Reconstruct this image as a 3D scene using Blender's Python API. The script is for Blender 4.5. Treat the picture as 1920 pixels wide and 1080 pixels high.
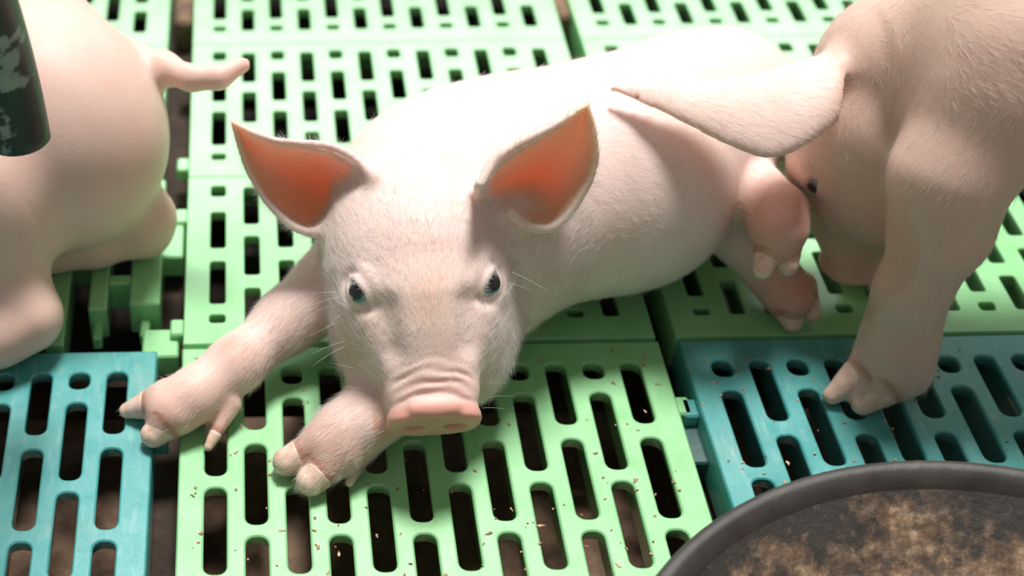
import bpy, math, random
import numpy as np
from mathutils import Vector, Matrix

for o in list(bpy.data.objects): bpy.data.objects.remove(o)
SC = bpy.context.scene
COL = SC.collection

# ------------------------------------------------------------------ camera
CAM_H = .622
FPX = 2667.0                       # focal length in pixels of a 1920 wide frame
PX, PY = 470.0, 540.0              # the photograph is a crop: optical axis left of its middle
PITCH = math.atan(2540 / 2667.0)
ROLL = .016
cam_d = bpy.data.cameras.new('camera')
cam = bpy.data.objects.new('camera', cam_d); COL.objects.link(cam)
cam_d.sensor_width = 36.0
cam_d.lens = 36.0 * FPX / 1920.0
cam_d.shift_x = (960 - PX) / 1920.0
cam_d.clip_start = .01
RM = Matrix.Rotation(math.pi / 2 - PITCH, 3, 'X') @ Matrix.Rotation(-ROLL, 3, 'Z')
cam.matrix_world = Matrix.Translation((0, 0, CAM_H)) @ RM.to_4x4()
cam_d.dof.use_dof = True
cam_d.dof.focus_distance = .766
cam_d.dof.aperture_fstop = 4.5
SC.camera = cam
RN = np.array(RM)

def at(x, y, z):
    """world point at height z on the sight line through a pixel of the photograph"""
    d = RN @ np.array([x - PX, PY - y, -FPX])
    return np.array([0, 0, CAM_H]) + d * ((z - CAM_H) / d[2])

# ------------------------------------------------------------------ light
world = bpy.data.worlds.new('world'); SC.world = world
world.use_nodes = True
bg = world.node_tree.nodes['Background']
bg.inputs[0].default_value = (1.0, .96, .91, 1)
bg.inputs[1].default_value = .165
sun_d = bpy.data.lights.new('sun', 'SUN'); sun = bpy.data.objects.new('sun', sun_d); COL.objects.link(sun)
sun_d.energy = 3.3
sun_d.angle = math.radians(15)
sun_d.color = (1, .985, .96)
sun_dir = Vector((.07, .34, .95)).normalized()          # towards the sun: behind, a little right, high
sun.rotation_euler = sun_dir.to_track_quat('Z', 'Y').to_euler()
win_d = bpy.data.lights.new('open_side_daylight', 'AREA'); win = bpy.data.objects.new('open_side_daylight', win_d); COL.objects.link(win)
win_d.shape = 'RECTANGLE'; win_d.size = 3.6; win_d.size_y = .6; win_d.energy = 25; win_d.color = (.97, 1, 1)   # the open side of the barn
win.location = (.2, 3.2, 1.75); win.rotation_euler = Vector((0, 1, .42)).to_track_quat('Z', 'Y').to_euler()
SC.view_settings.view_transform = 'Standard'
SC.view_settings.look = 'None'
SC.view_settings.gamma = 1.0
SC.view_settings.use_curve_mapping = False
SC.view_settings.exposure = .52

rng = np.random.default_rng(7)
random.seed(7)

# ------------------------------------------------------------------ materials
class NT:
    def __init__(s, name):
        s.m = bpy.data.materials.new(name); s.m.use_nodes = True
        s.t = s.m.node_tree; s.b = s.t.nodes['Principled BSDF']
    def n(s, kind, **kw):
        nd = s.t.nodes.new(kind)
        for k, v in kw.items():
            if k.startswith('_'): nd.inputs[k[1:].replace('_', ' ')].default_value = v
            else: setattr(nd, k, v)
        return nd
    def l(s, a, b): s.t.links.new(a, b)
    def coord(s): return s.n('ShaderNodeTexCoord').outputs['Object']
    def pos(s): return s.n('ShaderNodeNewGeometry').outputs['Position']
    def noise(s, vec, scale, detail=4, rough=.6):
        nd = s.n('ShaderNodeTexNoise'); nd.inputs['Scale'].default_value = scale
        nd.inputs['Detail'].default_value = detail; nd.inputs['Roughness'].default_value = rough
        s.l(vec, nd.inputs['Vector']); return nd.outputs['Fac']
    def ramp(s, fac, stops):
        nd = s.n('ShaderNodeValToRGB'); e = nd.color_ramp.elements
        while len(e) < len(stops): e.new(.5)
        for el, (p, c) in zip(e, stops):
            el.position = p; el.color = (*c, 1) if len(c) == 3 else c
        s.l(fac, nd.inputs[0]); return nd.outputs[0]
    def mix(s, fac, a, b, mode='MIX'):
        nd = s.n('ShaderNodeMix', data_type='RGBA', blend_type=mode)
        for i, v in ((0, fac), (6, a), (7, b)):
            if hasattr(v, 'links'): s.l(v, nd.inputs[i])
            elif i == 0: nd.inputs[0].default_value = v
            else: nd.inputs[i].default_value = (*v, 1)
        return nd.outputs[2]
    def bump(s, h, strength, dist):
        nd = s.n('ShaderNodeBump'); nd.inputs['Strength'].default_value = strength
        nd.inputs['Distance'].default_value = dist; s.l(h, nd.inputs['Height'])
        s.l(nd.outputs[0], s.b.inputs['Normal'])
    def set(s, **kw):
        for k, v in kw.items():
            s.b.inputs[k.replace('_', ' ')].default_value = v
        return s

def plastic(name, base, pale, dirt, dirt_amt=.5, rough=.33, wear=.12):
    s = NT(name); p = s.pos()
    c = s.ramp(s.noise(p, 28, 5), [(.35, base), (.7, pale)])
    mp = s.n('ShaderNodeMapping'); s.l(p, mp.inputs[0]); mp.inputs['Scale'].default_value = (1.0, .22, 1.0)
    wr = s.ramp(s.noise(mp.outputs[0], 190, 6, .7), [(.52, (0, 0, 0)), (.70, (wear,) * 3)])     # pale scuffs along the slats
    c = s.mix(wr, c, tuple(min(1, q * .7 + .26) for q in pale))
    d = s.ramp(s.noise(p, 210, 6, .75), [(.60, (0, 0, 0)), (.72, (dirt_amt,) * 3)])
    c2 = s.mix(d, c, dirt)
    st = s.ramp(s.noise(p, 12, 6, .7), [(.55, (0, 0, 0)), (.75, (.35 * dirt_amt,) * 3)])
    c3 = s.mix(st, c2, dirt)
    s.l(c3, s.b.inputs['Base Color'])
    r = s.ramp(s.noise(p, 60, 4), [(.3, (rough - .08,) * 3), (.75, (rough + .2,) * 3)])
    s.l(r, s.b.inputs['Roughness'])
    s.bump(s.noise(p, 420, 3), .12, .0006)
    s.set(IOR=1.5, Coat_Weight=1.0, Coat_Roughness=.16)
    return s.m

M = {}
M['green'] = plastic('light_green_plastic', (.23, .57, .235), (.30, .64, .31), (.42, .36, .20))
M['teal'] = plastic('teal_plastic', (.045, .31, .30), (.09, .39, .37), (.36, .27, .17), .9, wear=.42)
M['darkteal'] = plastic('dark_teal_plastic', (.01, .06, .055), (.02, .09, .08), (.1, .07, .05))

def earth(name, a, b, c):
    s = NT(name); p = s.pos()
    n1 = s.noise(p, 22, 8, .7)
    col = s.ramp(n1, [(.3, a), (.5, b), (.72, c)])
    s.l(col, s.b.inputs['Base Color']); s.set(Roughness=.85)
    s.bump(s.noise(p, 160, 8, .7), .9, .004)
    return s.m
M['pit'] = earth('brown_pit_soil', (.07, .042, .026), (.27, .165, .105), (.50, .35, .24))
M['beam'] = earth('muddy_beam', (.02, .012, .008), (.05, .03, .02), (.11, .07, .045))

def skin(name, scale=1.0, w=.55, bright=1.0):
    s = NT(name); p = s.coord()
    an = s.n('ShaderNodeAttribute', attribute_name='skin'); at_ = an.outputs['Color']
    mr = s.n('ShaderNodeMapRange'); s.l(an.outputs['Alpha'], mr.inputs[0]); mr.inputs[3].default_value = .0055 * scale; mr.inputs[4].default_value = .0095 * scale   # thin ears let more light through
    s.l(mr.outputs[0], s.b.inputs['Subsurface Scale'])
    mw = s.n('ShaderNodeMapRange'); s.l(an.outputs['Alpha'], mw.inputs[0]); mw.inputs[3].default_value = w; mw.inputs[4].default_value = .8
    s.l(mw.outputs[0], s.b.inputs['Subsurface Weight'])
    v = s.ramp(s.noise(p, 34, 5), [(.3, (.95, .90, .89)), (.7, (1, 1, 1))])
    c = s.mix(1.0, at_, v, 'MULTIPLY')
    sp = s.ramp(s.noise(p, 420, 2, .5), [(.70, (0, 0, 0)), (.78, (.35, .35, .35))])
    c = s.mix(sp, c, (.55, .25, .14))
    s.l(c, s.b.inputs['Base Color'])
    s.set(Roughness=.43, Subsurface_Weight=w, Subsurface_Radius=(1.0, .36, .22), Subsurface_Scale=.0055 * scale, IOR=1.42)
    s.b.inputs['Specular IOR Level'].default_value = .35
    s.bump(s.noise(p, 520, 5, .7), .22, .0012)
    return s.m
M['skin'] = skin('piglet_skin')

s = NT('white_hair')                       # fine hair: lets light through as much as it throws it back
df = s.n('ShaderNodeBsdfDiffuse'); tr = s.n('ShaderNodeBsdfTranslucent'); gl = s.n('ShaderNodeBsdfGlossy'); m1 = s.n('ShaderNodeMixShader'); m2 = s.n('ShaderNodeMixShader')
for q in (df, tr): q.inputs['Color'].default_value = (1, .97, .94, 1)
gl.inputs['Roughness'].default_value = .35
m1.inputs[0].default_value = .5; m2.inputs[0].default_value = .08
s.l(df.outputs[0], m1.inputs[1]); s.l(tr.outputs[0], m1.inputs[2]); s.l(m1.outputs[0], m2.inputs[1]); s.l(gl.outputs[0], m2.inputs[2])
s.l(m2.outputs[0], s.t.nodes['Material Output'].inputs['Surface'])
M['hair'] = s.m

def hoofmat():
    s = NT('hoof_horn'); p = s.coord()
    c = s.ramp(s.noise(p, 130, 5), [(.3, (.66, .42, .31)), (.65, (.88, .68, .57))])
    s.l(c, s.b.inputs['Base Color']); s.set(Roughness=.35, Subsurface_Weight=.3, Subsurface_Radius=(1, .4, .25), Subsurface_Scale=.003)
    s.bump(s.noise(p, 300, 4), .25, .001)
    return s.m
M['hoof'] = hoofmat()

def eyemat():
    s = NT('dark_eye'); p = s.coord()
    sx = s.n('ShaderNodeSeparateXYZ'); s.l(p, sx.inputs[0])
    cx = s.n('ShaderNodeCombineXYZ'); s.l(sx.outputs[0], cx.inputs[0]); s.l(sx.outputs[1], cx.inputs[1])
    ln = s.n('ShaderNodeVectorMath', operation='LENGTH'); s.l(cx.outputs[0], ln.inputs[0])
    mu = s.n('ShaderNodeMath', operation='MULTIPLY'); s.l(ln.outputs['Value'], mu.inputs[0]); mu.inputs[1].default_value = 100
    c = s.ramp(mu.outputs[0], [(0, (.004, .005, .006)), (.36, (.006, .009, .010)), (.46, (.09, .13, .15)), (.66, (.28, .36, .39)), (.74, (.6, .5, .45))])
    s.l(c, s.b.inputs['Base Color']); s.set(Roughness=.08, Coat_Weight=1.0, Coat_Roughness=.02)
    return s.m
M['eye'] = eyemat()

def panmat(name, dirt_on):
    s = NT(name); p = s.pos()
    base = s.ramp(s.noise(p, 40, 6), [(.3, (.030, .027, .025)), (.75, (.075, .068, .06))])
    n = s.noise(p, 26, 9, .72)
    if dirt_on:                                        # feed cakes in the basin, the upper wall stays black
        ob = s.n('ShaderNodeSeparateXYZ'); s.l(s.coord(), ob.inputs[0])
        mr = s.n('ShaderNodeMapRange'); s.l(ob.outputs[2], mr.inputs[0]); mr.inputs[1].default_value = .012; mr.inputs[2].default_value = .050
        mr.inputs[3].default_value = .10; mr.inputs[4].default_value = -.09
        ad = s.n('ShaderNodeMath', operation='ADD'); s.l(n, ad.inputs[0]); s.l(mr.outputs[0], ad.inputs[1]); n = ad.outputs[0]
    d = s.ramp(n, [(.42 if dirt_on else .60, (0, 0, 0)), (.58 if dirt_on else .8, (.95 if dirt_on else .5,) * 3)])
    n2 = s.ramp(s.noise(p, 150, 6, .7), [(.30, (.10, .058, .032)), (.50, (.32, .20, .12)), (.66, (.70, .50, .33))])
    c = s.mix(d, base, n2); s.l(c, s.b.inputs['Base Color'])
    s.set(Roughness=.42); s.bump(s.noise(p, 240, 8, .75), .6 if dirt_on else .25, .003)
    return s.m
M['pan_in'] = panmat('dirty_black_rubber', True)
M['pan_out'] = panmat('black_rubber', False)

def tubemat():
    s = NT('worn_black_pipe'); p = s.coord()
    n = s.noise(p, 46, 5, .55)
    c = s.ramp(n, [(.0, (.010, .012, .012)), (.60, (.016, .02, .019)), (.63, (.22, .26, .24)), (.8, (.34, .37, .34))])
    s.l(c, s.b.inputs['Base Color']); s.set(Roughness=.38); s.bump(s.noise(p, 300, 4), .2, .001)
    return s.m
M['pipe'] = tubemat()

s = NT('dark_pipe_bore'); s.set(Base_Color=(.008, .008, .008, 1), Roughness=.8); M['bore'] = s.m
def crumbmat():
    s = NT('feed_crumb'); p = s.pos()
    c = s.ramp(s.noise(p, 260, 2), [(.35, (.22, .10, .05)), (.5, (.42, .24, .12)), (.65, (.62, .46, .28))])
    s.l(c, s.b.inputs['Base Color']); s.set(Roughness=.8); return s.m
M['crumb'] = crumbmat()

# ------------------------------------------------------------------ object helpers
def add(name, me, mat, parent=None):
    o = bpy.data.objects.new(name, me); COL.objects.link(o)
    if mat is not None:
        me.materials.clear(); me.materials.append(mat)
    if parent is not None: o.parent = parent
    return o
def tag(o, label=None, cat=None, group=None, kind=None):
    for k, v in (('label', label), ('category', cat), ('group', group), ('kind', kind)):
        if v: o[k] = v
    return o
def empty(name, loc=(0, 0, 0)):
    o = bpy.data.objects.new(name, None); COL.objects.link(o); o.location = loc
    o.empty_display_size = .02
    return o
def mesh(name, v, f, smooth=True):
    me = bpy.data.meshes.new(name)
    me.from_pydata([tuple(map(float, q)) for q in v], [], [tuple(int(i) for i in q) for q in f])
    if smooth: me.polygons.foreach_set('use_smooth', [True] * len(me.polygons))
    me.update(); return me
def npmesh(name, v, q, smooth=True):
    """fast mesh from numpy, faces all of one size"""
    me = bpy.data.meshes.new(name); n = q.shape[1]
    me.vertices.add(len(v)); me.vertices.foreach_set('co', np.ascontiguousarray(v, np.float32).ravel())
    me.loops.add(q.size); me.loops.foreach_set('vertex_index', np.ascontiguousarray(q, np.int32).ravel())
    me.polygons.add(len(q)); me.polygons.foreach_set('loop_start', np.arange(0, q.size, n, dtype=np.int32))
    me.polygons.foreach_set('use_smooth', np.full(len(q), smooth))
    me.update(calc_edges=True); me.validate(); return me
def box_mesh(name, lo, hi, b=.0012):
    """box with chamfered edges"""
    lo, hi = np.array(lo, float), np.array(hi, float); v = []; f = []
    for sx in (0, 1):
        for sy in (0, 1):
            for sz in (0, 1):
                s_ = np.array([sx, sy, sz]); c = np.where(s_, hi, lo); d = np.where(s_, -1, 1) * b
                for ax in range(3):
                    q = c + d; q[ax] = c[ax]; v.append(q)
    idx = lambda sx, sy, sz, ax: ((sx * 2 + sy) * 2 + sz) * 3 + ax
    for ax in range(3):
        for s_ in (0, 1):
            cs = []
            for (a, c) in ((0, 0), (1, 0), (1, 1), (0, 1)):
                t = [0, 0, 0]; t[ax] = s_; t[(ax + 1) % 3] = a; t[(ax + 2) % 3] = c; cs.append(idx(*t, ax))
            f.append(cs if s_ else cs[::-1])
    for ax in range(3):
        o1, o2 = (ax + 1) % 3, (ax + 2) % 3
        for a in (0, 1):
            for c in (0, 1):
                t0 = [0, 0, 0]; t0[o1] = a; t0[o2] = c; t1 = list(t0); t1[ax] = 1
                q = [idx(*t0, o1), idx(*t1, o1), idx(*t1, o2), idx(*t0, o2)]
                f.append(q if (a == c) else q[::-1])
    for sx in (0, 1):
        for sy in (0, 1):
            for sz in (0, 1):
                t = [idx(sx, sy, sz, k) for k in range(3)]
                f.append(t if (sx + sy + sz) % 2 else t[::-1])
    return mesh(name, v, f, False)

# ------------------------------------------------------------------ slatted floor
def panel_mesh(name, W, D, cols, lists, sw, rad, thick=.009, skirt=.026, bev=.0013):
    """moulded plate with staggered slots: x 0..W, y 0..D (y = 0 is the near end), top at z = 0"""
    V, Fc, SM = [], [], []
    def poly(pts, z=0):
        i = len(V); V.extend((x, y, z) for x, y in pts); Fc.append(list(range(i, i + len(pts)))); SM.append(False)
    def rings(rs, flip=False):
        n = len(rs[0][0]); i = len(V)
        for pts, z in rs: V.extend((x, y, z) for x, y in pts)
        for r in range(len(rs) - 1):
            for k in range(n):
                a, b = i + r * n + k, i + r * n + (k + 1) % n
                q = [a, b, b + n, a + n]
                Fc.append(q[::-1] if flip else q); SM.append(True)
    NA = 5
    def outline(xc, y0, y1, off):
        hw = sw / 2 + off; R = rad + off; a0, a1 = y0 - off, y1 + off
        pts = []
        for cx, cy, st in ((xc + hw - R, a1 - R, 0), (xc - hw + R, a1 - R, 90), (xc - hw + R, a0 + R, 180), (xc + hw - R, a0 + R, 270)):
            for k in range(NA):
                t = math.radians(st + 90 * k / (NA - 1)); pts.append((cx + R * math.cos(t), cy + R * math.sin(t)))
        return pts          # CCW: top arc right->left (0..2NA), bottom arc left->right
    hw = sw / 2 + bev
    e0, e1 = bev, D - bev
    xs = [bev] + [x for c in cols for x in (c - hw, c + hw)] + [W - bev]
    for k in range(0, len(xs), 2): poly([(xs[k], e0), (xs[k + 1], e0), (xs[k + 1], e1), (xs[k], e1)])
    for c, sl in zip(cols, lists):
        prev = [(c - hw, e0), (c + hw, e0)]
        for (y0, y1) in sl:
            o = outline(c, y0, y1, bev)
            poly(prev + o[2 * NA:][::-1])
            prev = o[:2 * NA][::-1]
            rings([(o, 0), (outline(c, y0, y1, bev * .35), -bev * .3), (outline(c, y0, y1, 0), -bev), (outline(c, y0, y1, .0002), -.004), (outline(c, y0, y1, .0016), -thick)], True)
        poly(prev + [(c + hw, e1), (c - hw, e1)])
    for a, b in zip(cols[:-1], cols[1:]):           # stiffening fin under each rib
        m = (a + b) / 2; fw = (b - a - sw) / 2 - .0022; i = len(V)
        for x, z in ((m - fw, -thick + .002), (m + fw, -thick + .002), (m + fw * .6, -skirt), (m - fw * .6, -skirt)): V.extend([(x, bev, z), (x, D - bev, z)])
        for q in range(4): p = (q + 1) % 4; Fc.append([i + 2 * q, i + 2 * q + 1, i + 2 * p + 1, i + 2 * p]); SM.append(False)
    def rect(i): return [(i, i), (W - i, i), (W - i, D - i), (i, D - i)]
    # outer skirt, split per side so that its corners stay crisp
    for k in range(4):
        i = len(V)
        for ins, z in ((bev, 0), (bev * .35, -bev * .3), (0, -bev), (0, -skirt)):
            r = rect(ins); V.extend([(*r[k], z), (*r[(k + 1) % 4], z)])
        for r in range(3):
            a = i + 2 * r; Fc.append([a, a + 2, a + 3, a + 1]); SM.append(True)
    me = bpy.data.meshes.new(name); me.from_pydata(V, [], Fc)
    me.polygons.foreach_set('use_smooth', SM); me.update(); return me

floor = tag(empty('floor'), 'slatted plastic pig pen floor of green and teal panels', kind='structure')
def cols12(m, s): return [m + s * i for i in range(12)]
# front type: long slots.  y measured from the near end; D = .302, slots counted from the far end
DF = .301
def from_far(lst): return [(DF - b, DF - a) for a, b in lst][::-1]
even_f = from_far([(.0175, .0300), (.0415, .0985), (.1075, .1645), (.1735, .2305), (.2395, .2860)])
odd_f = from_far([(.0175, .0650), (.0765, .1325), (.1410, .1970), (.2055, .2615), (.2710, .2840)])
me_f = panel_mesh('front_panel', .2895, DF, cols12(.0210, .02245), [even_f if i % 2 == 0 else odd_f for i in range(12)], .0122, .0048)
me_fm = panel_mesh('front_panel_mirrored', .2895, DF, [.2895 - c for c in cols12(.0230, .02245)][::-1], [even_f if i % 2 == 0 else odd_f for i in range(12)], .0122, .0048)
# rear type: short slots
DB = .1611
even_b = [(.0185, .0255), (.0355, .0745), (.0875, .1235), (.1400, .1510)]
odd_b = [(.0190, .0490), (.0615, .0985), (.1110, .1490)]
me_b = panel_mesh('rear_panel', .2880, DB, cols12(.0208, .0222), [even_b if i % 2 == 0 else odd_b for i in range(12)], .0100, .0022, bev=.0007)

def panel(me, x, y, mat, label, rot=0.0, z=0.0, tabs=()):
    m2 = me if not me.materials else me.copy()
    if me.materials and me.materials[0] != M[mat]:
        m2 = PM.setdefault((me.name, mat), m2)
    elif me.materials: m2 = me
    o = bpy.data.objects.new('slatted_panel', m2); COL.objects.link(o)
    m2.materials.clear(); m2.materials.append(M[mat])
    o.parent = floor; o.location = (x, y, z); o.rotation_euler[2] = rot; o['label'] = label
    for (tx, ty, side) in tabs:
        t = add('side_tab', box_mesh('tab', (tx - (.0002 if side > 0 else .0085), ty, -.014), (tx + (.0085 if side > 0 else .0002), ty + .014, -.0035)), M[mat], o)
    return o
PM = {}
panel(me_f, -.0422, .3000, 'green', 'light green slatted panel under the lying piglet\'s head and forefeet', .0, tabs=[(.2895, .245, 1), (.2895, .12, 1)])
me_ft = me_f.copy(); me_fl = me_fm.copy()
panel(me_ft, .2605, .3000, 'teal', 'teal slatted panel under the standing piglet\'s forefoot', .004, tabs=[(0, .243, -1)])
panel(me_fl, -.3468, .2985, 'teal', 'teal slatted panel at lower left', 0.0, tabs=[(.2895, .230, 1)])
me_b2 = me_b
rowsY = [.6042, .7655, .9264, 1.0873]
names = ['nearest', 'second', 'third', 'farthest']
for r, y in enumerate(rowsY):
    panel(me_b, -.0418, y, 'green', 'light green slatted panel of the middle lane, %s row behind the seam' % names[r],
          tabs=[(0, .012, -1), (0, .118, -1)] if r < 2 else ())
    panel(me_b, .2585, y, 'green', 'light green slatted panel of the right lane, %s row behind the seam' % names[r], tabs=[(0, .1, -1)] if r < 1 else ())
    if r > 0: panel(me_b, -.3490, y, 'green', 'light green slatted panel of the left lane, %s row behind the seam' % names[r])
for r, y in enumerate(rowsY): panel(me_b, .5590, y, 'green', 'light green slatted panel at the far right, %s row behind the seam' % names[r])

# the floor goes on outside the picture
for x, y in ((-.0422, -.0025), (.2605, -.0025), (-.3468, -.0040), (.5625, .3000), (.5625, -.0025)):
    o = bpy.data.objects.new('slatted_panel', me_f if x == -.0422 else me_ft); COL.objects.link(o); o.parent = floor; o.location = (x, y, 0)
for r_, y in enumerate(rowsY):
    o = bpy.data.objects.new('slatted_panel', me_b); COL.objects.link(o); o.parent = floor; o.location = (-.6480, y, 0)

# broken panel under the left piglet: open-ended ribs
def broken():
    o = empty('broken_panel'); o.parent = floor; o['label'] = 'broken green slatted panel with open ribs beside the left piglet'
    ribs = [(-.0765, -.0572, .640), (-.1020, -.0905, .636), (-.1270, -.1150, .606), (-.1515, -.1400, .606), (-.176, -.1645, .606), (-.2005, -.189, .606)]
    for i, (a, b, y) in enumerate(ribs):
        add('rib', box_mesh('rib', (a, y, -.026), (b, .7635, 0)), M['green'], o)
    for i in range(len(ribs) - 1):
        a, b = ribs[i + 1][1], ribs[i][0]
        ys = (.660, .706, .752) if i % 2 == 0 else (.615, .683, .730)
        for y in ys:
            if y < max(ribs[i][2], ribs[i + 1][2]): continue
            add('cross_bar', box_mesh('bar', (a - .0004, y, -.024), (b + .0004, y + .0085, -.0006)), M['green'], o)
    for (x, y) in ((-.0965, .640), (-.067, .642)):
        add('peg', box_mesh('peg', (x - .003, y - .018, -.022), (x + .003, y + .003, -.012)), M['green'], o)
broken()

# what lies under the slats
me = bpy.data.meshes.new('pit'); N = 60
gx, gy = np.meshgrid(np.linspace(-1.2, 1.6, N), np.linspace(-.2, 2.2, N), indexing='ij')
gz = -.088 + .008 * np.sin(gx * 31 + 2 * np.sin(gy * 17)) * np.sin(gy * 27) + rng.normal(0, .003, gx.shape)
idx = np.arange(N * N).reshape(N, N)
q = np.stack([idx[:-1, :-1], idx[1:, :-1], idx[1:, 1:], idx[:-1, 1:]], -1).reshape(-1, 4)
tag(add('ground', npmesh('ground', np.stack([gx, gy, gz], -1).reshape(-1, 3), q), M['pit']), 'brown soil and manure in the pit below the slats', kind='structure')
M['pit_shade'] = earth('dark_pit_shade', (.012, .009, .006), (.025, .018, .012), (.06, .042, .028))  # near-black colour stands in for the shade below the rear slats
tag(add('pit_shade', box_mesh('pit_shade', (-1.2, .645, -.30), (1.6, 2.2, -.074), .004), M['pit_shade']), 'dark slab painted as the shade in the pit under the rear slats', kind='structure')
for i, x in enumerate((-.0495, .2535, .5535)):
    b = add('support_beam', box_mesh('beam', (x - .013, .25, -.070), (x + .013, 1.28, -.0305)), M['beam'], floor)
for y in (.3, .602, .765, .928, 1.09):
    b = add('cross_beam', box_mesh('cross_beam', (-.40, y - .006, -.060), (.86, y + .006, -.0305)), M['beam'], floor)
add('connector_block', box_mesh('block', (-.0675, .602, -.026), (-.0450, .626, -.008)), M['green'], floor)
add('connector_block', box_mesh('block', (-.0620, .690, -.024), (-.0440, .735, -.006)), M['green'], floor)
add('connector_block', box_mesh('block', (.2500, .515, -.030), (.2640, .560, -.012)), M['darkteal'], floor)

for x in (-.0500, .2530):
    add('support_block', box_mesh('block', (x - .007, .965, -.040), (x + .007, 1.010, -.004), .003), M['pit'], floor)

# ------------------------------------------------------------------ implicit surfaces for the animals
def nrm(v): v = np.asarray(v, float); return v / np.linalg.norm(v)
class Field:
    def __init__(s, lo, hi, h):
        s.h = h; s.lo = np.array(lo, float); n = np.ceil((np.array(hi) - s.lo) / h).astype(int) + 1
        s.ax = [(s.lo[i] + h * np.arange(n[i])).astype(np.float32) for i in range(3)]
        s.f = np.full(tuple(n), 1.0, np.float32)
    def region(s, lo, hi):
        sl = []
        for i in range(3):
            a = int(np.clip(np.floor((lo[i] - s.lo[i]) / s.h), 0, len(s.ax[i]) - 1)); b = int(np.clip(np.ceil((hi[i] - s.lo[i]) / s.h) + 1, 1, len(s.ax[i])))
            sl.append(slice(a, b))
        sl = tuple(sl)
        return sl, s.ax[0][sl[0]][:, None, None], s.ax[1][sl[1]][None, :, None], s.ax[2][sl[2]][None, None, :]
    def comb(s, sl, d, k, mode):
        f = s.f[sl]; d = d.astype(np.float32)
        if mode == 'add': a, b, sg = f, d, 1
        else: a, b, sg = -f, d, -1
        if k > 0:
            hh = np.maximum(k - np.abs(a - b), 0) / k; r = np.minimum(a, b) - hh * hh * k * .25
        else: r = np.minimum(a, b)
        s.f[sl] = sg * r if sg > 0 else -r
    def cone(s, a, b, r1, r2, k=.01, mode='add'):
        a, b = np.asarray(a, float), np.asarray(b, float); rr = max(r1, r2) + k + 3 * s.h
        sl, X, Y, Z = s.region(np.minimum(a, b) - rr, np.maximum(a, b) + rr)
        if 0 in s.f[sl].shape: return
        ba = b - a; L = max(ba @ ba, 1e-12)
        x, y, z = X - a[0], Y - a[1], Z - a[2]
        t = np.clip((x * ba[0] + y * ba[1] + z * ba[2]) / L, 0, 1)
        d = np.sqrt((x - t * ba[0]) ** 2 + (y - t * ba[1]) ** 2 + (z - t * ba[2]) ** 2) - (r1 + (r2 - r1) * t)
        s.comb(sl, d, k, mode)
    def chain(s, pts, rs, k=.01):
        for i in range(len(pts) - 1): s.cone(pts[i], pts[i + 1], rs[i], rs[i + 1], k)
    def ell(s, c, r, B=None, k=.01, mode='add'):
        """ellipsoid with axes = rows of B"""
        c, r = np.asarray(c, float), np.asarray(r, float); B = np.eye(3) if B is None else np.asarray(B)
        ext = np.sqrt(((B * r[:, None]) ** 2).sum(0)) + k + 3 * s.h
        sl, X, Y, Z = s.region(c - ext, c + ext)
        if 0 in s.f[sl].shape: return
        x, y, z = X - c[0], Y - c[1], Z - c[2]
        u = [(x * B[i, 0] + y * B[i, 1] + z * B[i, 2]) for i in range(3)]
        k0 = np.sqrt(sum((u[i] / r[i]) ** 2 for i in range(3))); k1 = np.sqrt(sum((u[i] / r[i] ** 2) ** 2 for i in range(3)))
        d = k0 * (k0 - 1) / np.maximum(k1, 1e-6)
        s.comb(sl, d, k, mode)
    def cyl(s, c, B, rx, rz, hy, rd, k=.004):
        """elliptic rounded disc, axis = B[1]"""
        c = np.asarray(c, float); R = max(rx, rz, hy) + rd + k + 3 * s.h
        sl, X, Y, Z = s.region(c - R, c + R); x, y, z = X - c[0], Y - c[1], Z - c[2]
        u = [(x * B[i][0] + y * B[i][1] + z * B[i][2]) for i in range(3)]
        q = (np.abs(u[0] / rx) ** 2.6 + np.abs(u[2] / rz) ** 2.6) ** (1 / 2.6)
        dr = (q - 1) * min(rx, rz) * 1.1 + rd
        dy = np.abs(u[1]) - hy + rd
        d = np.minimum(np.maximum(dr, dy), 0) + np.sqrt(np.maximum(dr, 0) ** 2 + np.maximum(dy, 0) ** 2) - rd
        s.comb(sl, d, k, 'add')
    def points(s, P, r, k=.006):
        """union of small balls: thin sheets such as ears"""
        P = np.asarray(P); R = r.max() + k + 3 * s.h
        sl, X, Y, Z = s.region(P.min(0) - R, P.max(0) + R)
        shp = s.f[sl].shape; d = np.full(shp, 1.0, np.float32)
        for p, rr in zip(P, r):
            q, x, y, z = s.region(p - (rr + k + 3 * s.h), p + (rr + k + 3 * s.h))
            dd = np.sqrt((x - p[0]) ** 2 + (y - p[1]) ** 2 + (z - p[2]) ** 2) - rr
            loc = tuple(slice(q[i].start - sl[i].start, q[i].stop - sl[i].start) for i in range(3))
            d[loc] = np.minimum(d[loc], dd)
        s.comb(sl, d, k, 'add')
    def offset(s, lo, hi, fn):
        sl, X, Y, Z = s.region(np.asarray(lo), np.asarray(hi)); s.f[sl] += fn(X, Y, Z).astype(np.float32)
    def floor(s, z0=.0006):
        s.f = np.maximum(s.f, (z0 - s.ax[2])[None, None, :])
    def mesh(s, name, smooth=2):
        f = s.f; h = s.h; ins = f < 0
        cnt = np.zeros(tuple(n - 1 for n in f.shape), np.uint8)
        for i in (0, 1):
            for j in (0, 1):
                for k in (0, 1):
                    cnt += ins[i:f.shape[0] - 1 + i, j:f.shape[1] - 1 + j, k:f.shape[2] - 1 + k]
        act = np.argwhere((cnt > 0) & (cnt < 8))
        vid = np.full(cnt.shape, -1, np.int32); vid[tuple(act.T)] = np.arange(len(act))
        acc = np.zeros((len(act), 3)); num = np.zeros(len(act))
        cs = [(i, j, k) for i in (0, 1) for j in (0, 1) for k in (0, 1)]
        val = {c: f[act[:, 0] + c[0], act[:, 1] + c[1], act[:, 2] + c[2]].astype(float) for c in cs}
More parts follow.
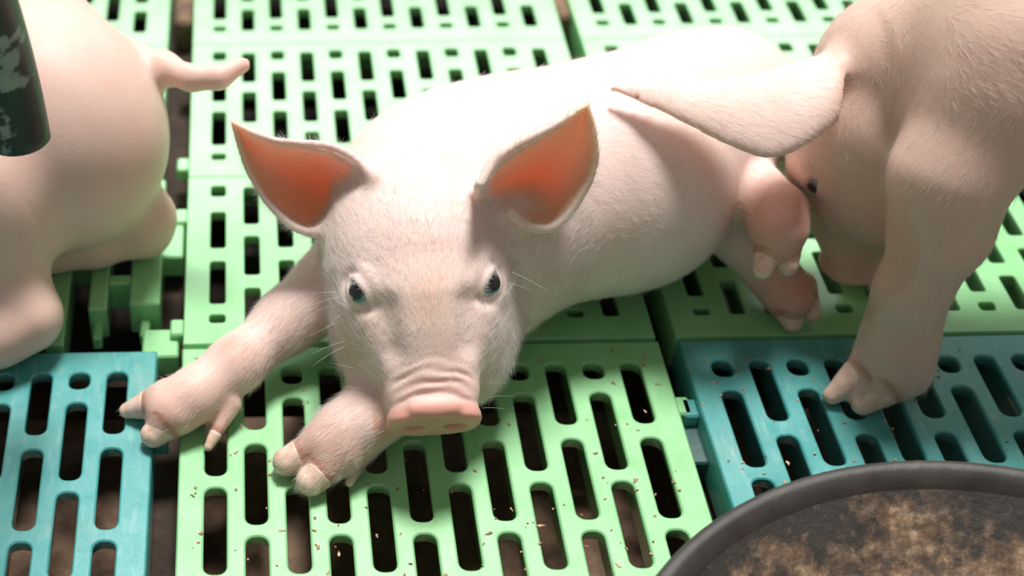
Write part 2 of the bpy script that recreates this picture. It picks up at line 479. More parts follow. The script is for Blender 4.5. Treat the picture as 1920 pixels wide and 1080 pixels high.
        for c in cs:
            for a in range(3):
                if c[a]: continue
                e = list(c); e[a] = 1; v0, v1 = val[c], val[tuple(e)]
                m = (v0 < 0) != (v1 < 0); t = np.where(m, v0 / np.where(m, v0 - v1, 1), 0)
                p = np.tile(np.array(c, float), (len(act), 1)); p[:, a] += t
                acc += p * m[:, None]; num += m
        V = s.lo + h * (act + acc / num[:, None])
        Q = []
        for a in range(3):
            b, c = (a + 1) % 3, (a + 2) % 3
            lo = [slice(None)] * 3; hi = [slice(None)] * 3; lo[a] = slice(0, -1); hi[a] = slice(1, None)
            m = ins[tuple(lo)] != ins[tuple(hi)]
            e = np.argwhere(m); e = e[(e[:, b] > 0) & (e[:, c] > 0) & (e[:, b] < f.shape[b] - 1) & (e[:, c] < f.shape[c] - 1)]
            def g(db, dc):
                t = e.copy(); t[:, b] += db; t[:, c] += dc; return vid[tuple(t.T)]
            q = np.stack([g(-1, -1), g(0, -1), g(0, 0), g(-1, 0)], 1)
            fl = ~ins[tuple(e.T)]
            q[fl] = q[fl][:, ::-1]; Q.append(q)
        Q = np.concatenate(Q)
        Q = Q[(Q >= 0).all(1)]
        for _ in range(smooth):
            S = np.zeros_like(V); n = np.zeros(len(V))
            for i in range(4):
                for j in (1, 3):
                    np.add.at(S, Q[:, i], V[Q[:, (i + j) % 4]]); np.add.at(n, Q[:, i], 1)
            V = V * .5 + .5 * S / np.maximum(n, 1)[:, None]
        return V, Q
def vnormals(V, Q):
    fn = np.cross(V[Q[:, 2]] - V[Q[:, 0]], V[Q[:, 3]] - V[Q[:, 1]]); N = np.zeros_like(V)
    for i in range(4): np.add.at(N, Q[:, i], fn)
    return N / np.maximum(np.linalg.norm(N, axis=1), 1e-12)[:, None]
def paint(me, colr, alpha=None):
    a = me.color_attributes.new('skin', 'FLOAT_COLOR', 'POINT')
    a.data.foreach_set('color', np.concatenate([colr, np.zeros((len(colr), 1)) if alpha is None else alpha[:, None]], 1).astype(np.float32).ravel())
def ss(a, b, x): t = np.clip((x - a) / (b - a), 0, 1); return t * t * (3 - 2 * t)
def lerp(a, b, t): return a + (b - a) * t

def cuticles(V, C, pg, col=(.52, .20, .13)):
    for a, b, r1, r2, fr in pg.toes:
        d = nrm(b - a); c = lerp(a, b, fr); t = (V - c) @ d; rad = np.linalg.norm(V - c - t[:, None] * d, axis=1)
        m = np.exp(-((t + .0012) / .0022) ** 2) * (rad < lerp(r1, r2, fr) + .004) * .75; C += (np.array(col) - C) * m[:, None]
class Pig:
    """collects toes (for the separate horn caps) and bones (for the lie of the hair)"""
    def __init__(s, F): s.F = F; s.toes = []; s.bones = []
    legs = ()
    def leg(s, pts, rs, k=.014):
        s.legs = list(s.legs) + [([np.asarray(p, float) for p in pts[1:]], rs[1:])]
        pts = [np.asarray(p, float) for p in pts]; s.F.chain(pts, rs, k)
        for i in range(len(pts) - 1): s.bones.append((pts[i], pts[i + 1], nrm(pts[i + 1] - pts[i])))
    def toe(s, a, b, r1, r2, k=.004, frac=.5):
        a, b = np.asarray(a, float), np.asarray(b, float); s.F.cone(a, b, r1, r2, k); s.toes.append((a, b, r1, r2, frac))
    def hooves(s, parent, h=.0009):
        for a, b, r1, r2, fr in s.toes:
            c = lerp(a, b, fr); rc = lerp(r1, r2, fr) + .0004; rb = r2 + .0006
            lo = np.minimum(c, b) - max(rc, rb) - 3 * h; hi = np.maximum(c, b) + max(rc, rb) + 3 * h
            F = Field(lo, hi, h); F.cone(c, b, rc, rb, 0); F.floor(.0003)
            d = nrm(b - c)
            sl = (slice(None),) * 3; X, Y, Z = F.ax[0][:, None, None], F.ax[1][None, :, None], F.ax[2][None, None, :]
            pl = -((X - c[0]) * d[0] + (Y - c[1]) * d[1] + (Z - c[2]) * d[2]) + .0 * X
            F.f = np.maximum(F.f, pl.astype(np.float32))
            V, Q = F.mesh('hoof', 2)
            if len(Q): add('hoof', npmesh('hoof', V, Q), M['hoof'], parent)

def hair_mesh(name, roots, dirs, lens, rad, bend, segs=2):
    """each hair a thin three sided tapering spike"""
    n = len(roots); d = dirs / np.linalg.norm(dirs, axis=1)[:, None]
    r = np.cross(d, rng.normal(size=(n, 3))); r /= np.linalg.norm(r, axis=1)[:, None]; u = np.cross(d, r)
    per = 3 * segs + 1; V = np.zeros((n, per, 3)); F = []
    for k in range(segs):
        t = k / segs; c = roots + d * (lens * t)[:, None] + bend * (lens * t * t)[:, None]
        for j in range(3):
            an = 2 * math.pi * j / 3; V[:, 3 * k + j] = c + (r * math.cos(an) + u * math.sin(an)) * (rad * (1 - .7 * t))[:, None]
    V[:, -1] = roots + d * lens[:, None] + bend * lens[:, None]
    T = []
    for k in range(segs - 1):
        for j in range(3):
            a, b = 3 * k + j, 3 * k + (j + 1) % 3; T += [(a, b, b + 3), (a, b + 3, a + 3)]
    for j in range(3): T.append((3 * (segs - 1) + j, 3 * (segs - 1) + (j + 1) % 3, per - 1))
    T = np.array(T); Q = (T[None] + (np.arange(n) * per)[:, None, None]).reshape(-1, 3)
    return npmesh(name, V.reshape(-1, 3), Q)
def scatter(V, Q, N, dens, count):
    c = V[Q].mean(1); a = np.linalg.norm(np.cross(V[Q[:, 2]] - V[Q[:, 0]], V[Q[:, 3]] - V[Q[:, 1]]), axis=1) * .5
    w = a * dens(c, N[Q].mean(1)); w = np.maximum(w, 0); i = rng.choice(len(Q), count, p=w / w.sum())
    u, v = rng.random(count)[:, None], rng.random(count)[:, None]
    q = Q[i]; p = (V[q[:, 0]] * (1 - u) + V[q[:, 1]] * u) * (1 - v) + (V[q[:, 3]] * (1 - u) + V[q[:, 2]] * u) * v
    n = N[q].mean(1); n /= np.maximum(np.linalg.norm(n, axis=1), 1e-9)[:, None]
    return p, n
def flow(P, bones):
    best = np.full(len(P), 1e9); D = np.zeros_like(P)
    for a, b, d in bones:
        ba = b - a; t = np.clip(((P - a) @ ba) / max(ba @ ba, 1e-9), 0, 1); dist = np.linalg.norm(P - a - t[:, None] * ba, axis=1)
        m = dist < best; best[m] = dist[m]; D[m] = d
    return D

def ear_sheet(edgeA, edgeB, back, depth, curl, n=40, m=30):
    """sheet between two edge curves from root to tip, hollowed along `back`"""
    def res(E, n):
        E = np.asarray(E); t = np.r_[0, np.cumsum(np.linalg.norm(np.diff(E, axis=0), axis=1))]; t /= t[-1]
        # Catmull-Rom like smooth resampling
        tt = np.linspace(0, 1, n); lin = np.stack([np.interp(tt, t, E[:, i]) for i in range(3)], 1)
        for _ in range(3):
            lin[1:-1] = .25 * lin[:-2] + .5 * lin[1:-1] + .25 * lin[2:]
        return lin
    A, B = res(edgeA, n), res(edgeB, n); u = np.linspace(0, 1, n)[:, None, None]; v = np.linspace(0, 1, m)[None, :, None]
    P = A[:, None] * (1 - v) + B[:, None] * v
    P = P + back * (depth * (1 - u) ** .7 * (4 * v * (1 - v)) ** .8 + .002 * (4 * v * (1 - v)))
    P = P + back * (curl * np.exp(-(v / .10) ** 2) * np.sin(np.pi * np.clip(u, 0, 1)))
    r = (.0030 * (1 - u) + .0017 * u) * np.ones_like(v)
    return P.reshape(-1, 3), r.reshape(-1)

VIEW = nrm(RN @ np.array([0, 0, -1.0]))

# head in its own frame: x right, y towards the snout, z out of the forehead
class Head:
    def __init__(s, disc, fwd, right, scale=1.0, flip=False):
        s.fwd = nrm(fwd); r = np.asarray(right, float); r = r - s.fwd * (r @ s.fwd); s.right = nrm(r); s.up = np.cross(s.fwd, s.right) if np.cross(s.fwd, s.right)[2] > 0 else np.cross(s.right, s.fwd)
        s.up = -s.up if flip and s.up[0] > 0 else s.up; s.B = np.stack([s.right, s.fwd, s.up]); s.k = scale; s.O = np.asarray(disc, float) - s.fwd * .068 * scale + s.up * .004 * scale
    def w(s, x, y, z): return s.O + s.k * (s.right * x + s.fwd * y + s.up * z)
    def loc(s, P): return (P - s.O) @ s.B.T / s.k
    def build(s, F, wr=True, hc=True):
        k = s.k; w = s.w; e = lambda c, r, kk=.012, mode='add', B=None: F.ell(w(*c), np.array(r) * k, s.B if B is None else B, kk * k, mode)
        e((0, -.022, -.012), (.050, .052, .045), .006)                # skull
        e((0, .004, -.008), (.043, .046, .037), .010)                # brow
        for sx in (-1, 1): e((sx * .025, .004, -.030), (.027, .044, .032), .010)   # jowls
        F.cone(w(0, .005, -.006), w(0, .037, -.007), .036 * k, .0255 * k, .010 * k)
        F.cone(w(0, .036, -.006), w(0, .046, -.004), .0240 * k, .0200 * k, .006 * k)
        F.cyl(w(0, .056, -.0045), s.B, .0235 * k, .0165 * k, .0100 * k, .0080 * k, .006 * k)
        e((0, .020, -.028), (.024, .032, .016), .010)               # lower jaw
        for sx in (-1, 1): F.cone(w(sx * .014, .028, .004), w(sx * .0150, .052, .0005), .009 * k, .0075 * k, .008 * k)
        if hc:
            for sx in (-1, 1): F.cone(w(sx * .0235, .012, .0260), w(sx * .0230, .032, .0190), .0050 * k, .0045 * k, .010 * k, 'sub')
        tilt = nrm(s.fwd * .99 + s.up * .10); up2 = nrm(s.up - tilt * (s.up @ tilt))
        DB_ = np.stack([s.right, tilt, up2])
        F.cyl(w(0, .0665, -.0035), DB_, .0252 * k, .0160 * k, .0044 * k, .0032 * k, .003 * k)
        F.ell(w(0, .0640, .0125), np.array([.013, .005, .004]) * k, DB_, .004 * k)
        for sx in (-1, 1):
            F.ell(w(sx * .0105, .0715, -.0055), np.array([.0060, .0068, .0048]) * k, DB_, .002 * k, 'sub')
        # sockets, lids
        if hc:
            for sx in (-1, 1):
                E = s.eye(sx)
                F.ell(E['c'] + E['n'] * .006 * k, np.array([.0115, .0085, .006]) * k, E['B'], .007 * k, 'sub')
                F.ell(E['c'] - E['n'] * .0016 * k, np.array([.0102, .0092, .0096]) * k, E['B'], .003 * k)
                F.ell(E['c'] + E['n'] * .0070 * k, np.array([.0082, .0042, .0085]) * k, E['B'], .0015 * k, 'sub')
                X, Y, N_ = E['B']
                for sg, rr, lift in ((1, .0015, .0088), (-1, .0014, .0074)):
                    pts = []
                    for q in np.linspace(-1, 1, 9):
                        a = q * .0098; b = sg * (.0048 * (1 - q * q) ** .6 + .0004); hgt = lift - .0036 * q * q - .0012 * abs(sg)
                        pts.append(E['c'] + (X * a + Y * b + N_ * hgt * .93) * k)
                    F.chain(pts, [rr * k * (.7 + .3 * (1 - q * q)) for q in np.linspace(-1, 1, 9)], .0028 * k)
                # fold above the eye and bag below it
                for sg, off, rr, z in ((1, .0104, .0018, .0034), (-1, .0105, .0016, .0026)):
                    pts = [E['c'] + (X * q * .012 + Y * sg * (off - .0035 * q * q) + N_ * (z - .003 * q * q)) * k for q in np.linspace(-1, 1, 7)]
                    F.chain(pts, [rr * k * (1 - .35 * abs(q)) for q in np.linspace(-1, 1, 7)], .005 * k)
        if wr:
            R = .06 * k; c = w(0, .05, .01)
            def fn(X, Y, Z):
                x, y, z = X - s.O[0], Y - s.O[1], Z - s.O[2]
                u = [(x * b[0] + y * b[1] + z * b[2]) / k for b in s.B]
                m = ss(.035, .048, u[1]) * (1 - ss(.0585, .0615, u[1])) * ss(-.012, .006, u[2]) * (1 - ss(.016, .024, np.abs(u[0])))
                ph = u[1] - 9 * u[0] * u[0] + .0006 * np.sin(u[0] * 310 + u[1] * 200)
                return -k * m * (.0006 * np.sin(ph * 2 * np.pi / .0058) + .0003 * np.sin(ph * 2 * np.pi / .0040 + u[0] * 180))
            F.offset(c - R, c + R, fn)
    def eye(s, sx):
        c = s.w(sx * .0315, -.0025, .0125); n = nrm(s.right * sx * .62 + s.up * .74 + s.fwd * .26)
        # lid axis: inner corner lower and nearer the snout
        X = nrm(s.fwd * .80 - s.right * sx * .60); X = nrm(X - n * (X @ n)); Y = np.cross(n, X)
        if Y @ s.up < 0: Y = -Y
        Y = Y if (Y @ (s.right * sx - s.fwd * .5)) > -9 else Y
        return dict(c=c, n=n, B=np.stack([X, Y, n]))
def eyeball(parent, E, r):
    n = 24; v = []; f = []
    for i in range(n + 1):
        for j in range(n):
            t = math.pi * i / n; p = 2 * math.pi * j / n; v.append((r * math.sin(t) * math.cos(p), r * math.sin(t) * math.sin(p), r * math.cos(t) * (1.06 if t < 1 else 1)))
    for i in range(n):
        for j in range(n): f.append((i * n + j, (i + 1) * n + j, (i + 1) * n + (j + 1) % n, i * n + (j + 1) % n))
    o = add('eye', mesh('eye', v, f), M['eye'], parent)
    z = Vector(E['n']); o.rotation_euler = z.to_track_quat('Z', 'Y').to_euler(); o.location = E['c']
    return o

SKIN = np.array([.92, .735, .675]); PINK = np.array([.83, .45, .37]); PALE = np.array([.86, .70, .62])

# ------------------------------------------------------------------ the lying piglet
HR = 1.0
def lying_piglet():
    F = Field((-.085, .462, -.006), (.420, .800, .185), .00125 * HR); pg = Pig(F)
    hd = Head(at(814, 792, .046), (.03, -.885, -.465), (1, .0, .085))
    # trunk
    F.ell((.130, .652, .068), (.078, .074, .064), None, .0)
    F.ell((.185, .668, .069), (.080, .075, .067), None, .03)
    F.ell((.232, .676, .072), (.066, .075, .071), None, .02)
    F.ell((.298, .730, .066), (.056, .060, .062), None, .03)
    F.ell((.268, .705, .070), (.055, .062, .066), None, .02)
    F.ell((.110, .625, .060), (.064, .060, .054), None, .03)
    neck0, neck1 = np.array([.125, .640, .070]), hd.w(0, -.035, -.020)
    F.cone(neck0, neck1, .064, .052, .025)
    hd.build(F)
    pg.bones += [(hd.w(0, .07, 0), hd.w(0, -.06, 0), -hd.fwd), (neck1, np.array([.13, .66, .07]), nrm([.2, .9, .1])), (np.array([.13, .66, .07]), np.array([.37, .69, .07]), nrm([1, .05, -.25]))]
    # ears
    E1a = [at(702, 330, .128), at(660, 292, .132), at(620, 274, .134), at(575, 270, .134), at(520, 266, .133), at(475, 250, .134), at(438, 230, .136)]
    E1b = [at(640, 400, .098), at(620, 430, .090), at(578, 438, .087), at(540, 420, .090), at(500, 378, .098), at(465, 320, .111), at(448, 270, .124), at(438, 230, .136)]
    P1, r1 = ear_sheet(E1a, E1b, VIEW, .033, -.004); F.points(P1, r1, .010)
    E2a = [at(900, 345, 0.152), at(925, 300, 0.158), at(970, 270, 0.164), at(1030, 240, 0.170), at(1075, 212, 0.174), at(1100, 197, 0.176)]
    E2b = [at(960, 400, 0.124), at(985, 425, 0.116), at(1030, 432, 0.112), at(1060, 410, 0.117), at(1085, 375, 0.126), at(1108, 335, 0.137), at(1119, 290, 0.150), at(1112, 235, 0.166), at(1100, 197, 0.176)]
    P2, r2 = ear_sheet(E2a, E2b, VIEW, .031, -.003); F.points(P2, r2, .010)
    # fore leg stretched to the lower left of the picture
    pg.leg([(.085, .628, .055), at(620, 540, .038), at(540, 600, .030), at(440, 685, .024), at(365, 742, .018), at(318, 768, .0150)], [.036, .0210, .0165, .0142, .0135, .0138], .014)
    pg.toe(at(308, 751, .0140), at(238, 770, .0045), .0118, .0040, .005, .42)
    pg.toe(at(328, 780, .0135), at(288, 815, .0070), .0118, .0070, .005, .48)
    pg.toe(at(432, 758, .014), at(391, 838, .0030), .0066, .0021, .005, .66)
    # fore leg folded under the head
    pg.leg([(.150, .622, .050), at(850, 680, .040), at(760, 735, .030), at(690, 785, .024), at(640, 820, .019), at(612, 838, .0165)], [.034, .022, .0165, .0150, .0148, .0130], .014)
    pg.toe(at(622, 828, .0165), at(538, 866, .0085), .0122, .0075, .0045, .70)
    pg.toe(at(640, 850, .0165), at(583, 902, .0088), .0125, .0078, .0045, .70)
    pg.toe(at(690, 830, .012), at(655, 905, .0035), .006, .002, .004, .66)
    # hind legs: haunch, lower foot on the slats, upper foot lying over it
    F.ell((.294, .705, .050), (.034, .032, .042), None, .014)
    pg.leg([(.296, .700, .050), (.284, .664, .048), at(1392, 455, .031), at(1440, 505, .024), at(1470, 540, .020), at(1485, 562, .018)], [.030, .0175, .0145, .0140, .0138, .0120], .008)
    pg.toe(at(1462, 556, .017), at(1486, 606, .0065), .0105, .0052, .002, .55)
    pg.toe(at(1500, 540, .017), at(1522, 588, .0080), .0105, .0052, .002, .55)
    pg.leg([(.290, .690, .060), at(1415, 365, .078), at(1458, 398, .082), at(1460, 435, .078), at(1457, 458, .072)], [.026, .0175, .0155, .0142, .0110], .008)
    pg.toe(at(1446, 458, .070), at(1430, 506, .064), .0098, .0050, .0012, .52)
    pg.toe(at(1474, 453, .070), at(1476, 498, .064), .0100, .0054, .0012, .52)
    F.floor()
    V, Q = F.mesh('piglet'); N = vnormals(V, Q)
    L = hd.loc(V)
    C = np.tile(SKIN, (len(V), 1))
    def blend(mask, col): C[:] = C + (np.asarray(col) - C) * mask[:, None]
    head = (np.abs(L[:, 0]) < .085) & (L[:, 1] > -.075)
    # snout, dust on the nose, yellowish cheek
    hz = (np.abs(L[:, 0]) < .032) * ss(-.0235, -.0190, L[:, 2])
    blend(ss(.030, .058, L[:, 1]) * hz * .55, (.80, .49, .42))
    blend(ss(.060, .064, L[:, 1]) * hz * .8, (.76, .38, .30))
    d = np.exp(-((L[:, 0] - .002) / .015) ** 2 - ((L[:, 1] - .008) / .024) ** 2) * (L[:, 2] > 0); blend(d * .45, (.70, .44, .27))
    d = np.exp(-((L[:, 0] + .040) / .012) ** 2 - ((L[:, 1] - .024) / .014) ** 2); blend(d * .6, (.60, .44, .24))
    for (x, y, sx_, sy_, st) in ((.004, -.020, .012, .0015, .35), (.008, -.016, .014, .0012, .35), (-.002, -.030, .010, .0010, .2)):
        d = np.exp(-((L[:, 0] - x) / sx_) ** 2 - ((L[:, 1] - y) / sy_) ** 2) * (L[:, 2] > 0) * (.5 + .5 * np.sin(L[:, 0] * 1400)); blend(d * st, (.50, .26, .14))
    # ears: inside skin, with light shining through painted in as orange
    ear = np.zeros(len(V))
    for P_, a in ((P1, 1), (P2, 1)):
        c = P_.mean(0); g = P_.reshape(40, 30, 3)[7::2, 3:-2:2].reshape(-1, 3)
        near = np.linalg.norm(V - c, axis=1) < .075; ii = np.where(near)[0]
        dm = np.full(len(ii), 1.0)
        for p in g: dm = np.minimum(dm, np.linalg.norm(V[ii] - p, axis=1))
        m = (1 - ss(.0030, .0095, dm)) * ss(.0, .45, -(N[ii] @ VIEW)); mm = np.zeros(len(V)); mm[ii] = m
        blend(mm, (.92, .67, .47))
        deep = P_.reshape(40, 30, 3)[9:18, 8:22].reshape(-1, 3).mean(0); blend(mm * np.exp(-(np.linalg.norm(V - deep, axis=1) / .024) ** 2), (.90, .44, .22))
        ear[ii] = np.maximum(ear[ii], 1 - ss(.006, .012, dm))
    # feet pinker, knee scuffs
    for lp, lr in pg.legs[:2]:
        m = np.zeros(len(V))
        for i in range(len(lp) - 1):
            ba = lp[i + 1] - lp[i]; t = np.clip(((V - lp[i]) @ ba) / (ba @ ba), 0, 1); dd = np.linalg.norm(V - lp[i] - t[:, None] * ba, axis=1) / (lr[i] + .004)
            m = np.maximum(m, (1 - ss(1.0, 1.25, dd)) * (.15 + .45 * (i + t) / (len(lp) - 1)))
        blend(m, (.80, .53, .44))
    for a, b, r1_, r2_, fr in pg.toes:
        c = lerp(a, b, .45); blend(np.exp(-(np.linalg.norm(V - c, axis=1) / .016) ** 2) * .55, (.74, .40, .30))
    for c, rr in ((at(1462, 420, .080), .030), (at(1488, 560, .018), .028)): blend(np.exp(-(np.linalg.norm(V - c, axis=1) / rr) ** 4) * .75, (.70, .34, .25))
    cuticles(V, C, pg)
    for c, r, st in ((at(440, 660, .036), .010, .55), (at(432, 655, .036), .006, .5)): blend(np.exp(-(np.linalg.norm(V - c, axis=1) / r) ** 2) * st, (.55, .24, .15))
    me = npmesh('piglet_body', V, Q); paint(me, C, ear)
    body = add('piglet', me, M['skin'])
    tag(body, 'pale pink piglet lying on its belly facing the camera, forelegs stretched out', 'piglet')
    pg.hooves(body)
    for sx in (-1, 1): eyeball(body, hd.eye(sx), .0092)
    # hair
    def dens(c, n):
        l = hd.loc(c); hdm = (l[:, 1] > -.08) & (np.abs(l[:, 0]) < .10) & (l[:, 2] > -.07)
        face = (n @ VIEW) < .35
        snout = (l[:, 1] > .050) & (np.abs(l[:, 0]) < .03) & (l[:, 2] > -.012)
        inner = np.zeros(len(c), bool)
        w = np.where(hdm, 1.6, .35) * np.where(face, 1, .1); w[snout] *= .02
        w[c[:, 2] < .004] = 0
        for E_ in (hd.eye(-1), hd.eye(1)): w[np.linalg.norm(c - E_['c'] - .006 * E_['n'], axis=1) < .0095] = 0
        return w
    pts, nn = scatter(V, Q, N, dens, 36000)
    inn = np.zeros(len(pts), bool)
    for P_ in (P1, P2):                                              # bare inside of the ears
        g = P_.reshape(40, 30, 3)[2::3, 3:-3:3].reshape(-1, 3); dm = np.full(len(pts), 1.)
        for p in g: dm = np.minimum(dm, np.linalg.norm(pts - p, axis=1))
        inn |= (dm < .006) & (nn @ VIEW < -.15)
    pts, nn = pts[~inn], nn[~inn]
    fr_p, fr_d = [], []
    for P_ in (P1, P2):
        g = P_.reshape(40, 30, 3); cen = g[10:30, 8:22].reshape(-1, 3).mean(0)
        for edge, cnt in ((g[4:, 0], 500), (g[3:, -1], 650)):
            i = rng.random(cnt) * (len(edge) - 1.01); i0 = i.astype(int); p = edge[i0] + (edge[i0 + 1] - edge[i0]) * (i - i0)[:, None]
            out = p - cen; out /= np.linalg.norm(out, axis=1)[:, None]; tang = g[-1, 0] - p; tang /= np.maximum(np.linalg.norm(tang, axis=1), .004)[:, None]
            fr_p.append(p + VIEW * rng.uniform(-.0004, .0015, (cnt, 1))); fr_d.append(out * .8 + tang * .55 + VIEW * .25 + rng.normal(0, .22, p.shape))
    fr_p, fr_d = np.concatenate(fr_p), np.concatenate(fr_d)
    D = flow(pts, pg.bones); l = hd.loc(pts)
    side = hd.right[None] * np.sign(l[:, :1]) * np.clip(np.abs(l[:, :1]) / .05, 0, 1) * .5
    D = D + side * ((l[:, 1] > -.06) & (np.abs(l[:, 0]) < .07))[:, None]
    D = D - nn * (D * nn).sum(1)[:, None]; D = D / np.maximum(np.linalg.norm(D, axis=1), .05)[:, None]
    D = D + nn * rng.uniform(.18, .5, (len(pts), 1)) + rng.normal(0, .16, D.shape)
    ln = rng.uniform(.0042, .0082, len(pts)); ln[(l[:, 1] > .03) & (np.abs(l[:, 0]) < .026)] *= .5; ln[(l[:, 1] > -.02) & (l[:, 1] < .055) & (np.abs(l[:, 0]) > .034) & (np.abs(l[:, 0]) < .07)] *= 1.5
    pts = np.concatenate([pts, fr_p]); D = np.concatenate([D, fr_d]); ln = np.concatenate([ln, rng.uniform(.004, .0085, len(fr_p))]); nn = np.concatenate([nn, np.zeros_like(fr_p)])
    hm = hair_mesh('hair', pts, D, ln, np.full(len(pts), .000052), rng.normal(0, .12, D.shape) - nn * .18)
    h = add('hair', hm, M['hair'], body); h['kind'] = 'stuff'
    # whiskers and lashes
    W = []
    for (x, y, z, tx, ty) in ((640, 548, .085, 578, 545), (645, 556, .084, 575, 562), (640, 570, .08, 570, 583), (642, 588, .076, 600, 612), (640, 600, .074, 580, 628), (645, 640, .066, 568, 662), (650, 648, .064, 580, 676),
                              (690, 700, .052, 622, 672), (705, 735, .046, 630, 712), (720, 780, .040, 690, 800), (905, 765, .040, 950, 760), (915, 745, .044, 965, 735), (950, 530, .1, 1000, 540), (960, 510, .104, 1040, 545), (725, 805, .036, 700, 815), (910, 720, .05, 960, 712), (715, 755, .044, 655, 772)):
        W.append((at(x, y, z), at(tx, ty, z + .012)))
    for sx in (-1, 1):
        E = hd.eye(sx); X, Y, N_ = E['B']
        for q in np.linspace(-.9, .8, 20):
            b = E['c'] + X * q * .0085 + Y * (.0062 * (1 - q * q) ** .6) + N_ * (.0085 - .0030 * q * q)
            W.append((b, b + Y * .0035 + N_ * .0062 - hd.up * .0015 + hd.fwd * .003 + rng.normal(0, .0008, 3)))
    a = np.array([w[0] for w in W]); b = np.array([w[1] for w in W]); ln = np.linalg.norm(b - a, axis=1)
    bd = np.tile(np.array([0, 0, -.18]), (len(W), 1)) + rng.normal(0, .06, a.shape); bd[17:] *= .3
    h = add('whiskers', hair_mesh('whiskers', a, b - a, ln, np.full(len(W), .0001), bd, 5), M['hair'], body); h['kind'] = 'stuff'
    return body

# ------------------------------------------------------------------ the standing piglet at right
def standing_piglet():
    F = Field((.170, .475, -.006), (.700, .760, .325), .0021 * HR); pg = Pig(F)
    # trunk
    F.ell((.425, .632, .186), (.070, .062, .066), None, 0)
    F.ell((.500, .625, .190), (.085, .074, .078), None, .02)
    F.ell((.590, .620, .192), (.085, .074, .078), None, .02)
    F.ell((.388, .604, .165), (.032, .034, .058), None, .02)         # shoulder
    # neck and hanging head
    fw = nrm([.18, -.30, -.93]); hd = Head(np.array([.356, .656, .095]) + fw * .068 * 1.04, fw, (-.35, -.90, .25), 1.0, True)
    F.cone((.420, .648, .187), (.372, .668, .148), .054, .042, .02); F.cone((.372, .668, .148), hd.w(0, -.02, -.015), .042, .036, .02)
    hd.build(F, False, True)
    c = hd.w(0, 0, 0)
    E1a = [at(1560, 108, .162), at(1500, 122, .162), at(1440, 138, .162), at(1350, 152, .160), at(1250, 162, .156), at(1150, 165, .150)]
    E1b = [at(1560, 225, .150), at(1515, 258, .145), at(1478, 282, .140), at(1430, 290, .140), at(1360, 262, .145), at(1280, 222, .149), at(1210, 190, .150), at(1150, 165, .150)]
    nE = nrm(np.cross(E1a[2] - E1b[2], E1a[4] - E1a[0])); nE = nE if nE[2] < 0 else -nE
    P1, r1 = ear_sheet(E1a, E1b, nE, -.010, 0.0); F.points(P1, r1 * 1.15, .012)
    # near fore leg
    pg.leg([(.390, .598, .172), at(1782, 330, .140), at(1765, 430, .108), at(1708, 550, .068), at(1690, 620, .042), at(1680, 660, .030), at(1668, 690, .022)], [.032, .0280, .0235, .0175, .0172, .0170, .0145], .014)
    pg.toe(at(1662, 668, .024), at(1560, 742, .0055), .0165, .0048, .007, .50)
    pg.toe(at(1690, 698, .021), at(1618, 757, .0068), .0165, .0062, .007, .50)
    pg.toe(at(1735, 620, .020), at(1738, 655, .0080), .009, .005, .005, .6)
    pg.toe(at(1650, 640, .026), at(1622, 668, .0140), .009, .005, .005, .6)
    # far fore leg
    pg.leg([(.405, .660, .160), (.405, .672, .110), (.405, .669, .060), (.398, .664, .022)], [.036, .022, .016, .014], .012)
    pg.toe((.394, .660, .016), (.376, .649, .005), .011, .004, .005, .5); pg.toe((.404, .656, .016), (.390, .642, .005), .011, .004, .005, .5)
    # hind legs
    for y, x in ((.568, .0), (.645, .05)):
        pg.leg([(.585 + x, y + .01, .190), (.555 + x, y, .130), (.560 + x, y, .085), (.500 + x, y, .030), (.485 + x, y - .002, .018)], [.062, .040, .024, .018, .016], .025)
        pg.toe((.490 + x, y - .008, .016), (.466 + x, y - .012, .005), .011, .004, .005, .5); pg.toe((.490 + x, y + .008, .016), (.468 + x, y + .008, .005), .011, .004, .005, .5)
    F.cone((.655, .605, .235), (.690, .600, .215), .009, .005, .01)
    F.floor()
    pg.bones += [(np.array([.34, .61, .2]), np.array([.62, .605, .2]), nrm([1, 0, -.5])), (hd.w(0, .06, 0), hd.w(0, -.05, 0), -hd.fwd)]
    V, Q = F.mesh('piglet'); N = vnormals(V, Q)
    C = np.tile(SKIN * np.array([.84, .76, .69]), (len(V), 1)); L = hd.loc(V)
    hm = (ss(-.02, .02, L[:, 1]) * (np.linalg.norm(L, axis=1) < .10)) * .5
    C += (np.array([.72, .42, .30]) - C) * hm[:, None]
    cuticles(V, C, pg, (.45, .22, .15))
    dm = np.full(len(V), 1.0)
    for p in P1.reshape(40, 30, 3)[4::3, ::3].reshape(-1, 3): dm = np.minimum(dm, np.linalg.norm(V - p, axis=1))
    C += (np.array([.88, .70, .62]) - C) * (1 - ss(.005, .014, dm))[:, None]  # ear painted paler for the light on its upper side
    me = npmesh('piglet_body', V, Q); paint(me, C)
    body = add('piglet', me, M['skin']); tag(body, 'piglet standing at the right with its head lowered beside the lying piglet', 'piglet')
    pg.hooves(body, .0012)
    eyeball(body, hd.eye(1), .0080); eyeball(body, hd.eye(-1), .0080)
    pts, nn = scatter(V, Q, N, lambda c, n: np.where(n @ VIEW < .3, 1., .05) * (c[:, 2] > .01) * (c[:, 0] < .50), 9000)
    D = flow(pts, pg.bones); D = D - nn * (D * nn).sum(1)[:, None]; D = D / np.maximum(np.linalg.norm(D, axis=1), .05)[:, None]
    D = D + nn * rng.uniform(.12, .4, (len(pts), 1)) + rng.normal(0, .12, D.shape)
    h = add('hair', hair_mesh('hair', pts, D, rng.uniform(.006, .011, len(pts)), np.full(len(pts), .00006), rng.normal(0, .1, D.shape) - nn * .18), M['hair'], body); h['kind'] = 'stuff'

